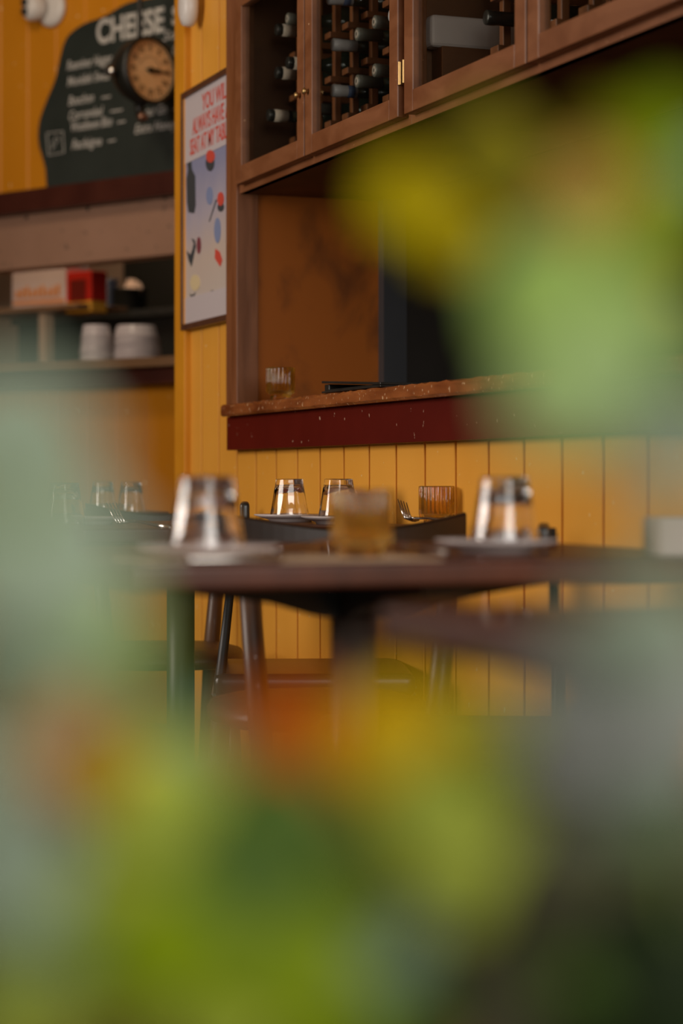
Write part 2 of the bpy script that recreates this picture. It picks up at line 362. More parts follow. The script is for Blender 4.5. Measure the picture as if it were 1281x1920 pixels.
# pots and a cloth behind
t = kthing('stock_pot', 'dark stock pot on the bench behind the bowls', 'pot', 240, 592, -.85)
put(lathe(bmesh.new(), [(0, 0), (.07, 0), (.075, .01), (.075, .10), (.08, .105), (.07, .105), (.06, .02), (0, .02)], 40), 'pot_body', M_black, t, True)
put(tube(bmesh.new(), [(-.075, 0, .08), (-.1, 0, .085), (-.075, 0, .09)], .006), 'handle', M_black, t, True)
t = kthing('tea_towel', 'crumpled pale cloth lying on the dark stock pot', 'cloth', 252, 545, -.85)
b = bmesh.new(); bmesh.ops.create_icosphere(b, subdivisions=4, radius=.04)
for v in b.verts:
    a = v.co.normalized(); f = 1+.22*math.sin(9*a.x+4*a.z)+.15*math.sin(13*a.y+2*a.x); v.co = Vector((a.x*.028, a.y*.03, a.z*.04))*f; v.co.x += v.co.z*-.35
put(b, 'cloth', mat('pale_cloth', (.50, .36, .28), .8), t, True)
t = kthing('white_dish', 'small white dish at the far left of the counter', 'dish', 17, 650, -.2); t.location.z = zct
put(lathe(bmesh.new(), [(0, 0), (.012, 0), (.026, .02), (.024, .02), (.01, .004), (0, .004)], 32), 'dish', M_plate, t, True)
# bowl stacks
def bowl_bm(r, h):
    return lathe(bmesh.new(), [(0, 0), (r*.82, 0), (r*.84, .004), (r*.90, h*.45), (r*.93, h*.9), (r, h*.93), (r, h), (r*.93, h), (r*.88, h*.5), (r*.81, .006), (0, .006)], 40)
s, z = bw(180, 676, .0)
for (px, off, rr, n, lab) in ((180, .05, .060, 9, 'left stack'), (256, -.06, .090, 9, 'right stack')):
    s, _ = bw(px, 676, off); p = P0+ax*s-an*off
    first = None
    for i in range(n):
        lb_ = ('lowest white bowl in the ' if i == 0 else 'topmost white bowl in the ' if i == n-1 else 'white bowl inside the ')+lab+' on the kitchen counter'; step = .0105
        # upside-down nesting: wide rim down
        if first is None:
            first = put(bowl_bm(rr, .040), 'stacked_bowl', M_plate, None, True); o = first
        else:
            o = first.copy(); C.objects.link(o)
        o.location = (p.x+random.uniform(-.002, .002), p.y, zct+.042+i*step); o.rotation_euler = (PI, 0, random.random()*6)
        k = 1-.014*i if lab == 'right stack' else 1-.012*i; o.scale = (k, k, 1)
        tag(o, lb_, 'bowl', 'bowls in the '+lab)

# chalkboard
cb0 = [(88, 358), (87, 325), (79, 292), (71, 268), (72, 232), (84, 195), (104, 150), (112, 110), (121, 76), (133, 60), (158, 43), (196, 31), (222, 14), (245, 3), (280, -3), (330, -14), (420, -30), (440, 60), (440, 280), (430, 318)]
off = .03
pts = [bw(x, y, off) for x, y in cb0]; zb = zl+.001
smax = .98
pts = [(min(s, smax), max(z, zb)) for s, z in pts]; pts[0] = (pts[0][0], zb); pts[-1] = (smax, zb)
def smooth_poly(P, it=2):
    for _ in range(it):
        Q = []
        for i in range(len(P)):
            a, b_ = P[i], P[(i+1) % len(P)]
            Q += [(a[0]*.75+b_[0]*.25, a[1]*.75+b_[1]*.25), (a[0]*.25+b_[0]*.75, a[1]*.25+b_[1]*.75)]
        P = Q
    return P
cbt = thing('chalkboard', 'wavy-edged black chalkboard menu headed CHEESE on the dark shelf', 'chalkboard', (P0.x, P0.y, 0), RZ)
pm = pts[:1]+[q for q in smooth_poly(pts, 1)[2:-2] if True]+pts[-1:]
put(prism(bmesh.new(), pm, -.03, -.002), 'board', M_chalkbd, cbt)
def chalk(s_, px0, py0, px1, size, bold=0, shear=.2, nm='chalk_writing', slope=None):
    a = bw(px0, py0, .031); b_ = bw(px1, py0-(px1-px0)*.14, .031)
    k = size*kZ(px0, .03)/FP
    o = text(s_, nm, M_chalk, k, Matrix.Translation((a[0], -.0312, a[1])) @ Matrix.Rotation(PI/2, 4, 'X'), cbt, bold=bold, shear=shear, ext=.0004)
    bpy.context.view_layer.update(); wdt = max(o.dimensions.x, 1e-4); want = b_[0]-a[0]
    o.matrix_local = o.matrix_local @ Matrix.Diagonal((want/wdt, 1, 1, 1))
    return o
chalk('CHEESE', 181, 82, 308, 62, bold=.004, shear=0, nm='heading')
chalk('S', 322, 47, 345, 50, bold=.003, shear=0, nm='heading')
for s_, x, y, x1 in (('Roaminer Haggar', 125, 132, 210), ('Monideh Swiss', 126, 162, 205), ('Bouchon', 128, 198, 175), ('Corrombel', 128, 226, 192),
                     ('Woothaven Blue', 132, 247, 208), ('Raclaigne', 134, 280, 190), ('our Gin', 272, 218, 312), ('Extra Honey', 252, 251, 330), ('Soft', 305, 77, 345), ('Cake', 322, 104, 350), ('-', 185, 190, 204), ('-', 200, 216, 225), ('-', 215, 236, 232), ('-', 198, 271, 214), ('-', 318, 212, 332)):
    chalk(s_, x, y, x1, 25, bold=.0006, shear=.3)
b = bmesh.new()
q = [bw(x, y, .031) for x, y in ((88, 250), (118, 246), (120, 286), (91, 291))]
for i in range(4):
    a, c_ = q[i], q[(i+1) % 4]; tube(b, [(a[0], -.0315, a[1]), (c_[0], -.0315, c_[1])], .0018, 6)
cc = bw(104, 268, .031)
tube(b, [(cc[0]+.018*math.cos(t_/3), -.0315, cc[1]+.02*math.sin(t_/3*1.3)) for t_ in range(16)], .0015, 6)
put(b, 'chalk_drawing', M_chalk, cbt)
# dial scale
off = .20; s, z = bw(280, 132, off); p = P0+ax*s-an*off; Zd = p.dot(Fv); rd = 57*Zd/FP
ds = thing('dial_scale', 'round dial scale with cream face hanging before the chalkboard', 'scale', (p.x, p.y, z), -TH+math.radians(44))
def yx(rmx): return Matrix.Rotation(PI/2, 4, 'X') @ rmx
mxd = Matrix.Rotation(PI/2, 4, 'X')     # lathe axis -> -y (towards the viewer)
put(lathe(bmesh.new(), [(0, -.10), (rd*.6, -.10), (rd*.9, -.085), (rd*1.06, -.05), (rd*1.1, -.01), (rd*1.1, .012), (rd*1.0, .014), (rd*1.0, .002), (0, .002)], 56, mx=mxd), 'housing', M_black, ds, True)
face = put(lathe(bmesh.new(), [(0, .004), (rd, .004), (rd, .002), (0, .002)], 56, mx=mxd), 'dial_face', M_dial, ds)
b = bmesh.new()
for k in range(36):
    a = 2*PI*k/36; L = .018 if k % 3 == 0 else .008
    tube(b, [((rd*.93)*math.cos(a), -.0045, (rd*.93)*math.sin(a)), ((rd*.93-L)*math.cos(a), -.0045, (rd*.93-L)*math.sin(a))], .0011, 5)
tube(b, [(rd*.45*math.cos(t_), -.0045, rd*.45*math.sin(t_)) for t_ in [PI*.1+PI*.8*i/20 for i in range(21)]], .0008, 5)
put(b, 'scale_marks', mat('dial_ink', (.12, .07, .03), .5), ds)
for k in range(12):
    a = PI/2-2*PI*k/12
    text(str(k*5), 'numeral', MATS['dial_ink'], .026, Matrix.Translation((rd*.70*math.cos(a), -.0046, rd*.70*math.sin(a)-.008)) @ Matrix.Rotation(PI/2, 4, 'X'), ds, align='CENTER', ext=.0003)
b = bmesh.new(); box(b, -.02, rd*.82, -.008, -.006, -.0022, .0022); box(b, .01, rd*.42, -.0085, -.006, -.007, .007, bev=.002); lathe(b, [(0, .005), (.010, .005), (.010, .011), (0, .012)], 20, mx=mxd)
put(b, 'pointer', M_black, ds)
put(tube(bmesh.new(), [(-.0, .05, rd*1.0), (0, .05, rd*1.35), (0, .05, 1.1)], .009, 10), 'hanging_rod', M_black, ds, True)
put(tube(bmesh.new(), [(-.0, .05, -rd*1.0), (0, .05, -rd*1.45)], [.02, .012], 12), 'stem', M_black, ds, True)
b = bmesh.new(); bmesh.ops.create_uvsphere(b, u_segments=20, v_segments=12, radius=.017); bmesh.ops.translate(b, vec=(-.005, .03, -rd*1.5), verts=b.verts); put(b, 'knob', mat('dull_copper', (.22, .11, .07), .3, metal=.8), ds, True)
for i, xx in enumerate((-.052-rd*.7, -.012-rd*.7)):
    put(lathe(bmesh.new(), [(0, 0), (.013, 0), (.016, .008), (.014, .018), (0, .02)], 24, mx=Matrix.Translation((xx, .035, -.015)) @ Matrix.Rotation(-PI/2, 4, 'Y')), 'chrome_knob', M_silver, ds, True)
put(tube(bmesh.new(), [(-rd*.5, .055, -.015), (-rd*.7-.08, .055, -.015)], .011, 12), 'arm', M_black, ds, True)
# white fixtures
def fixture(loc, rz, label, lens_dark, k=1.0):
    t = thing('wall_spotlight', label, 'light fixture', loc, rz)
    put(lathe(bmesh.new(), [(0, 0), (.062*k, 0), (.068*k, .006), (.066*k, .018), (.05*k, .026), (0, .028)], 40, mx=mxd), 'base', M_white, t, True)
    put(lathe(bmesh.new(), [(0, .02), (.036*k, .022), (.046*k, .045), (.048*k, .075), (.04*k, .088), (0, .09)], 40, mx=Matrix.Translation((-.022*k, 0, .0*k)) @ Matrix.Rotation(-.35, 4, 'Z') @ mxd), 'head', M_white, t, True)
    if lens_dark:
        for dz in (-.016, .018):
            b = bmesh.new(); bmesh.ops.create_uvsphere(b, u_segments=16, v_segments=10, radius=.014*k); bmesh.ops.translate(b, vec=(-.056*k, -.088*k, -.002+dz), verts=b.verts)
            put(b, 'lens', M_black, t, True)
    return t
s, z = bw(101, 16, .0); p = P0+ax*s; fixture((p.x, p.y, z), RZ, 'white round fixture with two dark spots above the chalkboard', True)
p = onX(349, 10, D-.04)
t = thing('wall_sensor', 'white rounded fixture on the ochre corner post', 'light fixture', (D-.018, p.y, p.z))
put(lathe(bmesh.new(), [(0, 0), (.034, 0), (.038, .01), (.035, .030), (.024, .036), (0, .038)], 36, mx=Matrix.Scale(1.45, 4, (0, 0, 1)) @ Matrix.Rotation(-PI/2, 4, 'Y')), 'cover', M_white, t, True)

# ============================================================ poster
XP = 1.578
pz1 = onX(428, 123, XP).z; pz0 = onX(428, 600, XP).z; py_r = onX(429, 300, XP).y; py_l = onX(338, 300, XP).y
pt = thing('framed_poster', 'framed red, white and lilac poster on the boarded wall', 'poster', (XP, py_r, pz0)); H = pz1-pz0; Wd = py_l-py_r
fb = bmesh.new(); fw = .016
for a in ((0, .02, 0, Wd, 0, fw), (0, .02, 0, Wd, H-fw, H), (0, .02, 0, fw, fw, H-fw), (0, .02, Wd-fw, Wd, fw, H-fw)): box(fb, *a, bev=.002)
put(fb, 'frame', M_frame, pt)
def poster_mat():
    m = bpy.data.materials.new('poster_print'); m.use_nodes = True; nt = m.node_tree; bb = nt.nodes['Principled BSDF']
    tc = nt.nodes.new('ShaderNodeTexCoord'); sp = nt.nodes.new('ShaderNodeSeparateXYZ'); r = nt.nodes.new('ShaderNodeValToRGB')
    nz = nt.nodes.new('ShaderNodeTexNoise'); nz.inputs['Scale'].default_value = 6; ad = nt.nodes.new('ShaderNodeMath'); ad.operation = 'MULTIPLY_ADD'; ad.inputs[1].default_value = .12; 
    nt.links.new(tc.outputs['Object'], sp.inputs[0]); nt.links.new(tc.outputs['Object'], nz.inputs['Vector']); nt.links.new(nz.outputs['Fac'], ad.inputs[0]); nt.links.new(sp.outputs['Z'], ad.inputs[2])
    nt.links.new(ad.outputs[0], r.inputs[0])
    e = r.color_ramp.elements; e[0].position = .12; e[0].color = (.52, .45, .40, 1); e[1].position = .46; e[1].color = (.24, .25, .38, 1)
    n_ = e.new(.24); n_.color = (.52, .42, .36, 1); n_ = e.new(.34); n_.color = (.40, .36, .42, 1)
    nt.links.new(r.outputs[0], bb.inputs['Base Color']); bb.inputs['Roughness'].default_value = .4; return m
put(B(.008, .012, fw, Wd-fw, fw, H-fw), 'print', poster_mat(), pt)
M_pp = mat('poster_paper', (.50, .44, .45), .45); M_pr = mat('poster_red', (.55, .07, .045), .45)
put(B(.0065, .0085, fw, Wd-fw, H*.70, H-fw), 'white_header', M_pp, pt); put(B(.0065, .0085, fw, Wd-fw, fw, H*.135), 'white_footer', M_pp, pt)
TX = Matrix(((0, 0, -1, 0), (-1, 0, 0, 0), (0, 1, 0, 0), (0, 0, 0, 1)))
for s_, zf, wid, nm in (('YOU WILL', .885, .58, 'poster_text'), ('ALWAYS HAVE A', .805, .80, 'poster_text'), ('SEAT AT MY TABLE', .725, .86, 'poster_text')):
    o = text(s_, nm, M_pr, .058, Matrix.Translation((.0062, fw+.002+wid*(Wd-2*fw), H*zf)) @ TX, pt, bold=.0008, ext=.0004)
    bpy.context.view_layer.update(); k = wid*(Wd-2*fw)/o.dimensions.x; o.matrix_local = o.matrix_local @ Matrix.Diagonal((k, 1, 1, 1))
M_pd = mat('poster_dark', (.045, .05, .055), .5); M_pb = mat('poster_blue', (.19, .23, .38), .5); M_py = mat('poster_yellow', (.60, .48, .28), .5)
def pv(px, py):          # photo pixel -> (y, z) in the poster's own frame
    p = onX(px, py, XP+.006); return p.y-py_r, p.z-pz0
def pshape(name, P, m, lift=.0):
    b = bmesh.new(); Q = [pv(x, y) for x, y in P]
    a = [b.verts.new((.0068-lift, y, z)) for y, z in Q]; c_ = [b.verts.new((.0085, y, z)) for y, z in Q]; b.faces.new(a); b.faces.new(c_[::-1])
    for i in range(len(Q)): j = (i+1) % len(Q); b.faces.new((a[i], c_[i], c_[j], a[j]))
    return put(b, name, m, pt)
def ell(cx, cy, rx, ry, n=18, a0=0, a1=2*PI): return [(cx+rx*math.cos(a0+(a1-a0)*i/n), cy+ry*math.sin(a0+(a1-a0)*i/n)) for i in range(n)]
pshape('printed_bottle', [(350, 300), (357, 296), (359, 318), (365, 330), (366, 385), (363, 400), (353, 398), (350, 380), (349, 335), (352, 320)], M_pd)
pshape('printed_cup', ell(393, 305, 8, 16), M_pd); pshape('printed_berry', ell(394, 293, 8, 12), M_pr, .0004)
pshape('printed_berry', ell(413, 373, 6, 13), M_pr, .0004); pshape('printed_cup', ell(413, 388, 6, 9), M_pd)
pshape('printed_glass', ell(392, 367, 6, 17), M_pb); pshape('printed_jug', ell(407, 432, 6, 24), M_pb, .0002)
pshape('printed_bird', [(349, 470), (356, 478), (360, 468), (364, 450), (358, 447), (366, 462), (360, 492), (358, 500), (353, 488)], M_pd)
pshape('printed_glass', ell(372, 460, 4, 16), mat('poster_wine', (.18, .04, .05), .5))
pshape('printed_straw', [(391, 415), (392, 416), (406, 374), (404, 374)], M_pd)
pshape('printed_card', [(403, 466), (411, 472), (416, 488), (412, 500), (402, 484)], M_pr)
pshape('printed_lemon', ell(365, 530, 9, 15), M_py); pshape('printed_figure', [(356, 550), (359, 554), (366, 548), (362, 558), (364, 563), (357, 561)], M_pd); pshape('printed_figure', ell(398, 547, 4, 3), M_pd)
for (x, y) in ((364, 590), (400, 578)):
    pshape('printed_caption', [(x-7, y-2), (x+8, y-5), (x+8, y-1), (x-7, y+2)], mat('poster_caption', (.48, .22, .22), .5))

# ============================================================ wine cabinets
XD, XF = 1.56, 1.584
ZB, ZT = 1.514, 2.02
door_y = [(4.795, 4.321), (4.314, 3.790), (3.758, 3.227), (3.221, 2.69), (2.66, 2.14)]
units = [(4.832, 3.774), (3.774, 2.675), (2.675, 2.12)]
def door(parent, ya, yb, knob_side):
    """ya > yb; parts in cabinet frame (world coords, cabinet root at origin offset)"""
    L = parent.location; r = .043; z0, z1 = 1.529, 1.985
    fb = bmesh.new()
    def bb(y0, y1, a, b_, bev=.0022): box(fb, XD-L.x, XF-.001-L.x, y0-L.y, y1-L.y, a-L.z, b_-L.z, bev=bev)
    bb(yb, yb+r, z0, z1); bb(ya-r, ya, z0, z1); bb(yb+r, ya-r, z0, z0+r-.002); bb(yb+r, ya-r, z1-r, z1)
    d = put(fb, 'cabinet_door', M_cab, parent)
    put(B(XD+.010-L.x, XD+.013-L.x, yb+r-.004-L.y, ya-r+.004-L.y, z0+r-.004-L.z, z1-r+.004-L.z), 'glass_pane', M_pane, d)
    if knob_side:
        ky = yb+.022 if knob_side < 0 else ya-.022
        put(lathe(bmesh.new(), [(0, 0), (.005, 0), (.004, .003), (.0065, .006), (.0072, .010), (.005, .013), (0, .0135)], 20, mx=Matrix.Translation((XD-L.x, ky-L.y, 1.664-L.z)) @ Matrix.Rotation(-PI/2, 4, 'Y')), 'knob', M_brass, d, True)
    hy = ya+.004 if knob_side < 0 else yb-.006
    for hz in ((1.612, 1.93) if L.y < 3.7 or knob_side > 0 else ()): hb = bmesh.new(); box(hb, XD+.002-L.x, XF+.004-L.x, hy-.004-L.y, hy+.006-L.y, hz-.022-L.z, hz+.022-L.z, bev=.001); tube(hb, [(XD+.002-L.x, hy-L.y, hz-.022-L.z), (XD+.002-L.x, hy-L.y, hz+.022-L.z)], .003, 8); put(hb, 'hinge', M_brass, d)
    return d
cabs = []
labs = ['glass-door wine cabinet at left, next to the poster wall', 'second glass-door wine cabinet, holding the white reflection stand-in', 'third glass-door wine cabinet, at the upper right edge']
for i, (ya, yb) in enumerate(units):
    t = thing('wine_cabinet', labs[i], 'cabinet', (XF, yb, ZB), 0, 'glass-door wall cabinets'); L = t.location
    def lb(x0, x1, y0, y1, z0, z1, bm=None, bev=.0015): return box(bm or bmesh.new(), x0-L.x, x1-L.x, y0-L.y, y1-L.y, z0-L.z, z1-L.z, bev=bev)
    bm = lb(XF, 1.97, yb, ya, ZB, ZB+.019, bev=0); lb(XF, 1.97, yb, yb+.009, ZB+.019, ZT, bm, 0); lb(XF, 1.97, ya-.009, ya, ZB+.019, ZT, bm, 0); lb(1.955, 1.97, yb+.009, ya-.009, ZB+.019, ZT, bm, 0); lb(XF, 1.97, yb, ya, ZT, ZT+.019, bm, 0)
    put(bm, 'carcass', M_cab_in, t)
    bm = lb(XF-.001, XF+.018, yb, ya, ZB, ZB+.034); lb(XF-.001, XF+.018, yb, yb+.03, ZB+.034, ZT, bm); lb(XF-.001, XF+.018, ya-.05 if i == 0 else ya-.03, ya, ZB+.034, ZT, bm); lb(XF-.001, XF+.018, yb, ya, ZT-.04, ZT+.019, bm)
    put(bm, 'face_frame', M_cab, t)
    cabs.append(t)
door(cabs[0], *door_y[0], -1); door(cabs[0], *door_y[1], 1)
door(cabs[1], *door_y[2], -1); door(cabs[1], *door_y[3], 1)
door(cabs[2], *door_y[4], -1)
struct(put(B(XF, 1.97, 2.12, 4.832, ZT+.02, 3.2), 'wall_over_cabinets', M_cab_in), 'brown boxed wall above the wine cabinets', 'wall')
# rack
def rack(cab, label, ys, rows):
    L = Vector((1.66, min(ys), ZB+.02)); t = thing('wine_rack', label, 'wine rack', L)
    z1 = 1.99
    for y in ys:
        for x in (1.70, 1.86): put(B(x-L.x, x+.016-L.x, y-.009-L.y, y+.009-L.y, 0, z1-L.z, bev=.002), 'post', M_cab_v, t)
    for z in rows:
        bm = bmesh.new()
        for y in ys: box(bm, 1.685-L.x, 1.90-L.x, y-.018-L.y, y+.018-L.y, z-L.z, z+.014-L.z, bev=.002)
        put(bm, 'rail', M_cab_v, t)
    return t
rows = [1.68, 1.78, 1.88]
rk = [4.75, 4.63, 4.51, 4.40, 4.285, 4.16, 4.04, 3.92]
rack(cabs[0], 'wooden slatted wine rack inside the left wine cabinet', rk, [z-.052 for z in rows])
rack(cabs[1], 'wooden slatted wine rack inside the second wine cabinet', [3.62, 3.50, 3.38, 3.26, 3.14, 3.02, 2.9], [z-.052 for z in rows])
def bottle(y, z, tip, style, label, group=None):
    t = thing('wine_bottle', label, 'bottle', (tip, y, z), 0, group)
    mx = Matrix.Rotation(PI/2, 4, 'Y')    # lathe z -> +x
    R_ = .036
    put(lathe(bmesh.new(), [(0, .055), (.0125, .055), (.013, .08), (.018, .10), (.032, .125), (R_, .145), (R_, .275), (.032, .282), (0, .27)], 32, mx=mx), 'bottle_body', M_bottle, t, True)
    fm = {'w': M_foilw, 'g': M_foilg, 'k': M_foilb}[style[0]]
    put(lathe(bmesh.new(), [(0, 0), (.0125, 0), (.0140, .002), (.0140, .018), (.0132, .020), (.0132, .056), (.0126, .056)], 32, mx=mx), 'foil', fm, t, True)
    if style == 'kb': put(lathe(bmesh.new(), [(.01325, .014), (.0144, .014), (.0144, .048), (.01325, .048)], 32, mx=mx), 'silver_band', M_band, t, True)
    if style == 'wb': put(lathe(bmesh.new(), [(.0131, .034), (.0136, .034), (.0136, .050), (.0131, .050)], 32, mx=mx), 'blue_mark', M_bluelab, t, True)
    if style == 'g': put(lathe(bmesh.new(), [(.004, -.0005), (.009, -.0005), (.009, .001), (.004, .001)], 24, mx=mx), 'cap_ring', M_band, t, True)
    return t
gl = 'bottles lying in the left wine cabinet'
bottle(4.69, rows[0], 1.605, 'kb', 'lowest black-capped bottle behind the leftmost cabinet door', gl)
bottle(4.69, rows[1], 1.625, 'kb', 'middle black-capped bottle behind the leftmost cabinet door', gl)
bottle(4.69, rows[2], 1.625, 'kb', 'top black-capped bottle behind the leftmost cabinet door', gl)
bottle(4.57, rows[1], 1.61, 'kb', 'bottle just right of the middle black-capped one behind leftmost door', gl)
bottle(4.57, rows[2], 1.61, 'g', 'bottle just right of the top black-capped one behind leftmost door', gl)
bottle(4.57, rows[0], 1.66, 'g', 'bottle just right of the lowest black-capped one behind leftmost door', gl)
bottle(4.345, rows[0], 1.635, 'wb', 'lowest silver-capped bottle with blue mark in left wine cabinet', gl)
bottle(4.345, rows[1], 1.635, 'w', 'middle plain silver-capped bottle in the left wine cabinet', gl)
bottle(4.345, rows[2], 1.625, 'wb', 'topmost silver-capped bottle with blue mark in left cabinet', gl)
bottle(4.225, rows[0], 1.645, 'g', 'grey-capped bottle beside the lowest silver-capped one', gl)
bottle(4.225, rows[1], 1.645, 'g', 'grey-capped bottle beside the middle silver-capped one', gl)
bottle(4.10, rows[0], 1.635, 'g', 'rightmost grey-capped bottle in the bottom row, left cabinet', gl)
bottle(4.10, rows[1], 1.635, 'g', 'rightmost grey-capped bottle in the middle row, left cabinet', gl)
bottle(4.10, rows[1]-.10+.05, 1.60, 'w', 'white-capped bottle end jutting at the right of the second door', gl).location = (1.625, 3.985, rows[1]-.01)
bottle(3.56, rows[0], 1.64, 'k', 'black bottle above the white reflection stand-in in the second cabinet')
bottle(3.08, rows[0], 1.64, 'k', 'black bottle seen low behind the fourth cabinet door')
t = thing('reflection_block', 'long white carton shape standing in for a reflection on the third door', 'carton', (1.60, 3.74, 1.655))  # made-up carton, solid stand-in for a white reflection in the glass
put(B(0, .235, -.022, .02, 0, .062, bev=.012, seg=4), 'carton', M_plate, t)
sup = put(B(1.62, 1.90, 3.71, 3.76, 1.533, 1.655), 'reflection_support', M_cab_in); tag(sup, 'brown wooden block added under the white reflection stand-in', 'block')  # added only to carry the reflection stand-in

# ledge things
def votive(label, loc, group=None):
    t = thing('candle_holder', label, 'candle holder', loc, 0, group)
    R_, Hh = .032, .074
    rt = lambda r, z: r > .0285 and z > .014
    put(lathe(bmesh.new(), [(0, 0), (.022, 0), (.0245, .002), (.0235, .010), (.0255, .014), (.031, .017), (R_, .022), (R_, Hh-.002), (.0312, Hh), (.0285, Hh), (.0282, Hh-.003), (.0282, .024), (.024, .020), (0, .019)], 240, 24, .040, ribtest=rt), 'holder_glass', M_amber, t, True)
    return t
ZTAB = .747
p = onX(526, 760, 1.60)
v0 = votive('amber ribbed candle holder standing on the worn ledge', (p.x, p.y, 1.0137), 'amber candle holders')
bf = thing('bill_folder', 'flat black menu folder lying on the worn ledge', 'folder', (1.606, onX(668, 730, 1.57).y, 1.0142), 0)
b = bmesh.new(); box(b, -.05, .06, -.165, .165, 0, .004, bev=.0015); box(b, -.05, .06, -.165, .165, .0, .005, bev=.0015, mx=Matrix.Translation((0, 0, .0125)) @ Matrix.Rotation(.05, 4, 'X')); box(b, -.045, .055, .135, .16, .003, .018, bev=.002); put(b, 'cover', M_vinyl, bf)
put(B(-.046, .05, -.155, .155, .0045, .0065), 'sheet', M_vinyl, bf)

# dark room shelf seen at the far right
t = thing('bar_shelf', 'pair of pale shelf boards in the dark room beyond the ledge', 'shelf', (3.14, 0, 0))
for (y0, y1) in ((455, 474), (489, 499)):
    p0 = onX(1242, y0, 3.14); p1 = onX(1242, y1, 3.14)
    put(B(0, .159, p0.y-1.2, p0.y, p1.z, p0.z, bev=.003), 'shelf_board', mat('pale_board', (.42, .30, .16), .5), t)

# ============================================================ tables
def table(label, n0, n1, y0, y1, mcol=None, ztop=ZTAB, dx=0):
    cx, cy = (n0+n1)/2, (y0+y1)/2
    t = thing('dining_table', label, 'table', (cx, cy, 0), 0, 'dining tables'); hx, hy = (n1-n0)/2, (y1-y0)/2
    put(box(bmesh.new(), -hx, hx, -hy, hy, ztop-.026, ztop, bev=.006, seg=3), 'tabletop', M_table, t)
    b = bmesh.new(); prof = [(-.28, ztop-.0262), (.28, ztop-.0262), (.28, ztop-.038), (.10, ztop-.062), (.045, ztop-.078), (-.045, ztop-.078), (-.10, ztop-.062), (-.28, ztop-.038)]
    prism(b, prof, -.03, .03)
    b2 = bmesh.new(); prism(b2, prof, -.03, .03); bmesh.ops.rotate(b2, verts=b2.verts, cent=(0, 0, 0), matrix=Matrix.Rotation(PI/2, 3, 'Z'))
    me = bpy.data.meshes.new('t'); b2.to_mesh(me); b2.free(); b.from_mesh(me); bpy.data.meshes.remove(me)
    bmesh.ops.translate(b, vec=(dx, 0, 0), verts=b.verts); put(b, 'support_bracket', M_iron, t, loc=None)
    put(lathe(bmesh.new(), [(0, .03), (.027, .03), (.027, ztop-.07), (0, ztop-.07)], 32, mx=Matrix.Translation((dx, 0, 0))), 'column', mcol or M_iron, t, True)
    put(lathe(bmesh.new(), [(0, 0), (.20, 0), (.20, .012), (.05, .03), (.03, .05), (0, .05)], 40, mx=Matrix.Translation((dx, 0, 0))), 'foot', M_iron, t, True)
    return t
table('table in the foreground row with two plated glasses and amber candle', .557, 1.293, 2.035, 2.735, M_steel)
table('far table against the boarded wall, with forks and small amber candle', .90, 1.585, 3.62, 4.30, dx=-.065)
table('nearest table, only its pinkish left corner showing at right', .53, 1.27, .98, 1.32)
table('table farthest back, at left before the kitchen counter', .98, 1.62, 5.55, 6.15)

# ============================================================ tumblers and plates
def tumbler_bm(Hh=.080, R0=.040, R1=.0275):
    """upturned facetted tumbler: rim down at z=0"""
    n = 90; bm = bmesh.new()
    def rad(z, a, inner):
        t_ = z/Hh; r = R0+(R1-R0)*t_**1.15
        if .22 < t_ < .97: r *= 1-.022*min(1, (t_-.22)*6)*(.5+.5*math.cos(9*a))
        if t_ <= .22: r *= 1.0+.02*math.sin(min(t_/.22, 1)*PI)
        return r-(.0028 if inner else 0)
    zo = [0, .001, .008, .016, .0185, .024, .034, .045, .056, .066, .072, .077, .0795]
    zi = [.066, .064, .056, .045, .034, .022, .010, .001, 0]
    rings = []
    for z in zo: rings.append([bm.verts.new((rad(z, 2*PI*i/n, False)*math.cos(2*PI*i/n), rad(z, 2*PI*i/n, False)*math.sin(2*PI*i/n), z)) for i in range(n)])
    rings.append([bm.verts.new((.80*R1*math.cos(2*PI*i/n), .80*R1*math.sin(2*PI*i/n), Hh)) for i in range(n)])
    rings.append([bm.verts.new((.55*R1*math.cos(2*PI*i/n), .55*R1*math.sin(2*PI*i/n), Hh-.002)) for i in range(n)])
    top = rings[-1]; c_ = bm.verts.new((0, 0, Hh-.0025))
    inner = []
    for z in zi: k = 1 if z < .064 else .8; inner.append([bm.verts.new((k*rad(z, 2*PI*i/n, True)*math.cos(2*PI*i/n), k*rad(z, 2*PI*i/n, True)*math.sin(2*PI*i/n), z)) for i in range(n)])
    ci = bm.verts.new((0, 0, .067))
    for A, Bq in zip(rings, rings[1:]):
        for i in range(n): bm.faces.new((A[i], A[(i+1) % n], Bq[(i+1) % n], Bq[i]))
    for i in range(n): bm.faces.new((top[i], top[(i+1) % n], c_)); bm.faces.new((inner[0][(i+1) % n], inner[0][i], ci))
    for A, Bq in zip(inner, inner[1:]):
        for i in range(n): bm.faces.new((A[i], Bq[i], Bq[(i+1) % n], A[(i+1) % n]))
    A, Bq = rings[0], inner[-1]
    for i in range(n): bm.faces.new((A[i], Bq[i], Bq[(i+1) % n], A[(i+1) % n]))
    return bm
g0 = None
def glass(px, Z, z, label):
    global g0
    p = onz(px, Z, z)
    if g0 is None: g0 = put(tumbler_bm(), 'glass_tumbler', M_glass, None, True); o = g0
    else: o = g0.copy(); C.objects.link(o)
    o.location = p; o.rotation_euler = (0, 0, random.random()*3); tag(o, label, 'drinking glass', 'upturned glass tumblers'); return o
pl0 = {}
def plate(px, Z, r, label, z=ZTAB):
    p = onz(px, Z, z)
    o = put(lathe(bmesh.new(), [(0, .003), (r*.5, .003), (r*.52, 0), (r*.57, 0), (r*.60, .004), (r*.8, .0085), (r, .0135), (r*.995, .0155), (r*.8, .0115), (r*.62, .0075), (0, .0072)], 56), 'side_plate', M_plate, None, True)
    o.location = p; tag(o, label, 'plate', 'small white side plates'); return o
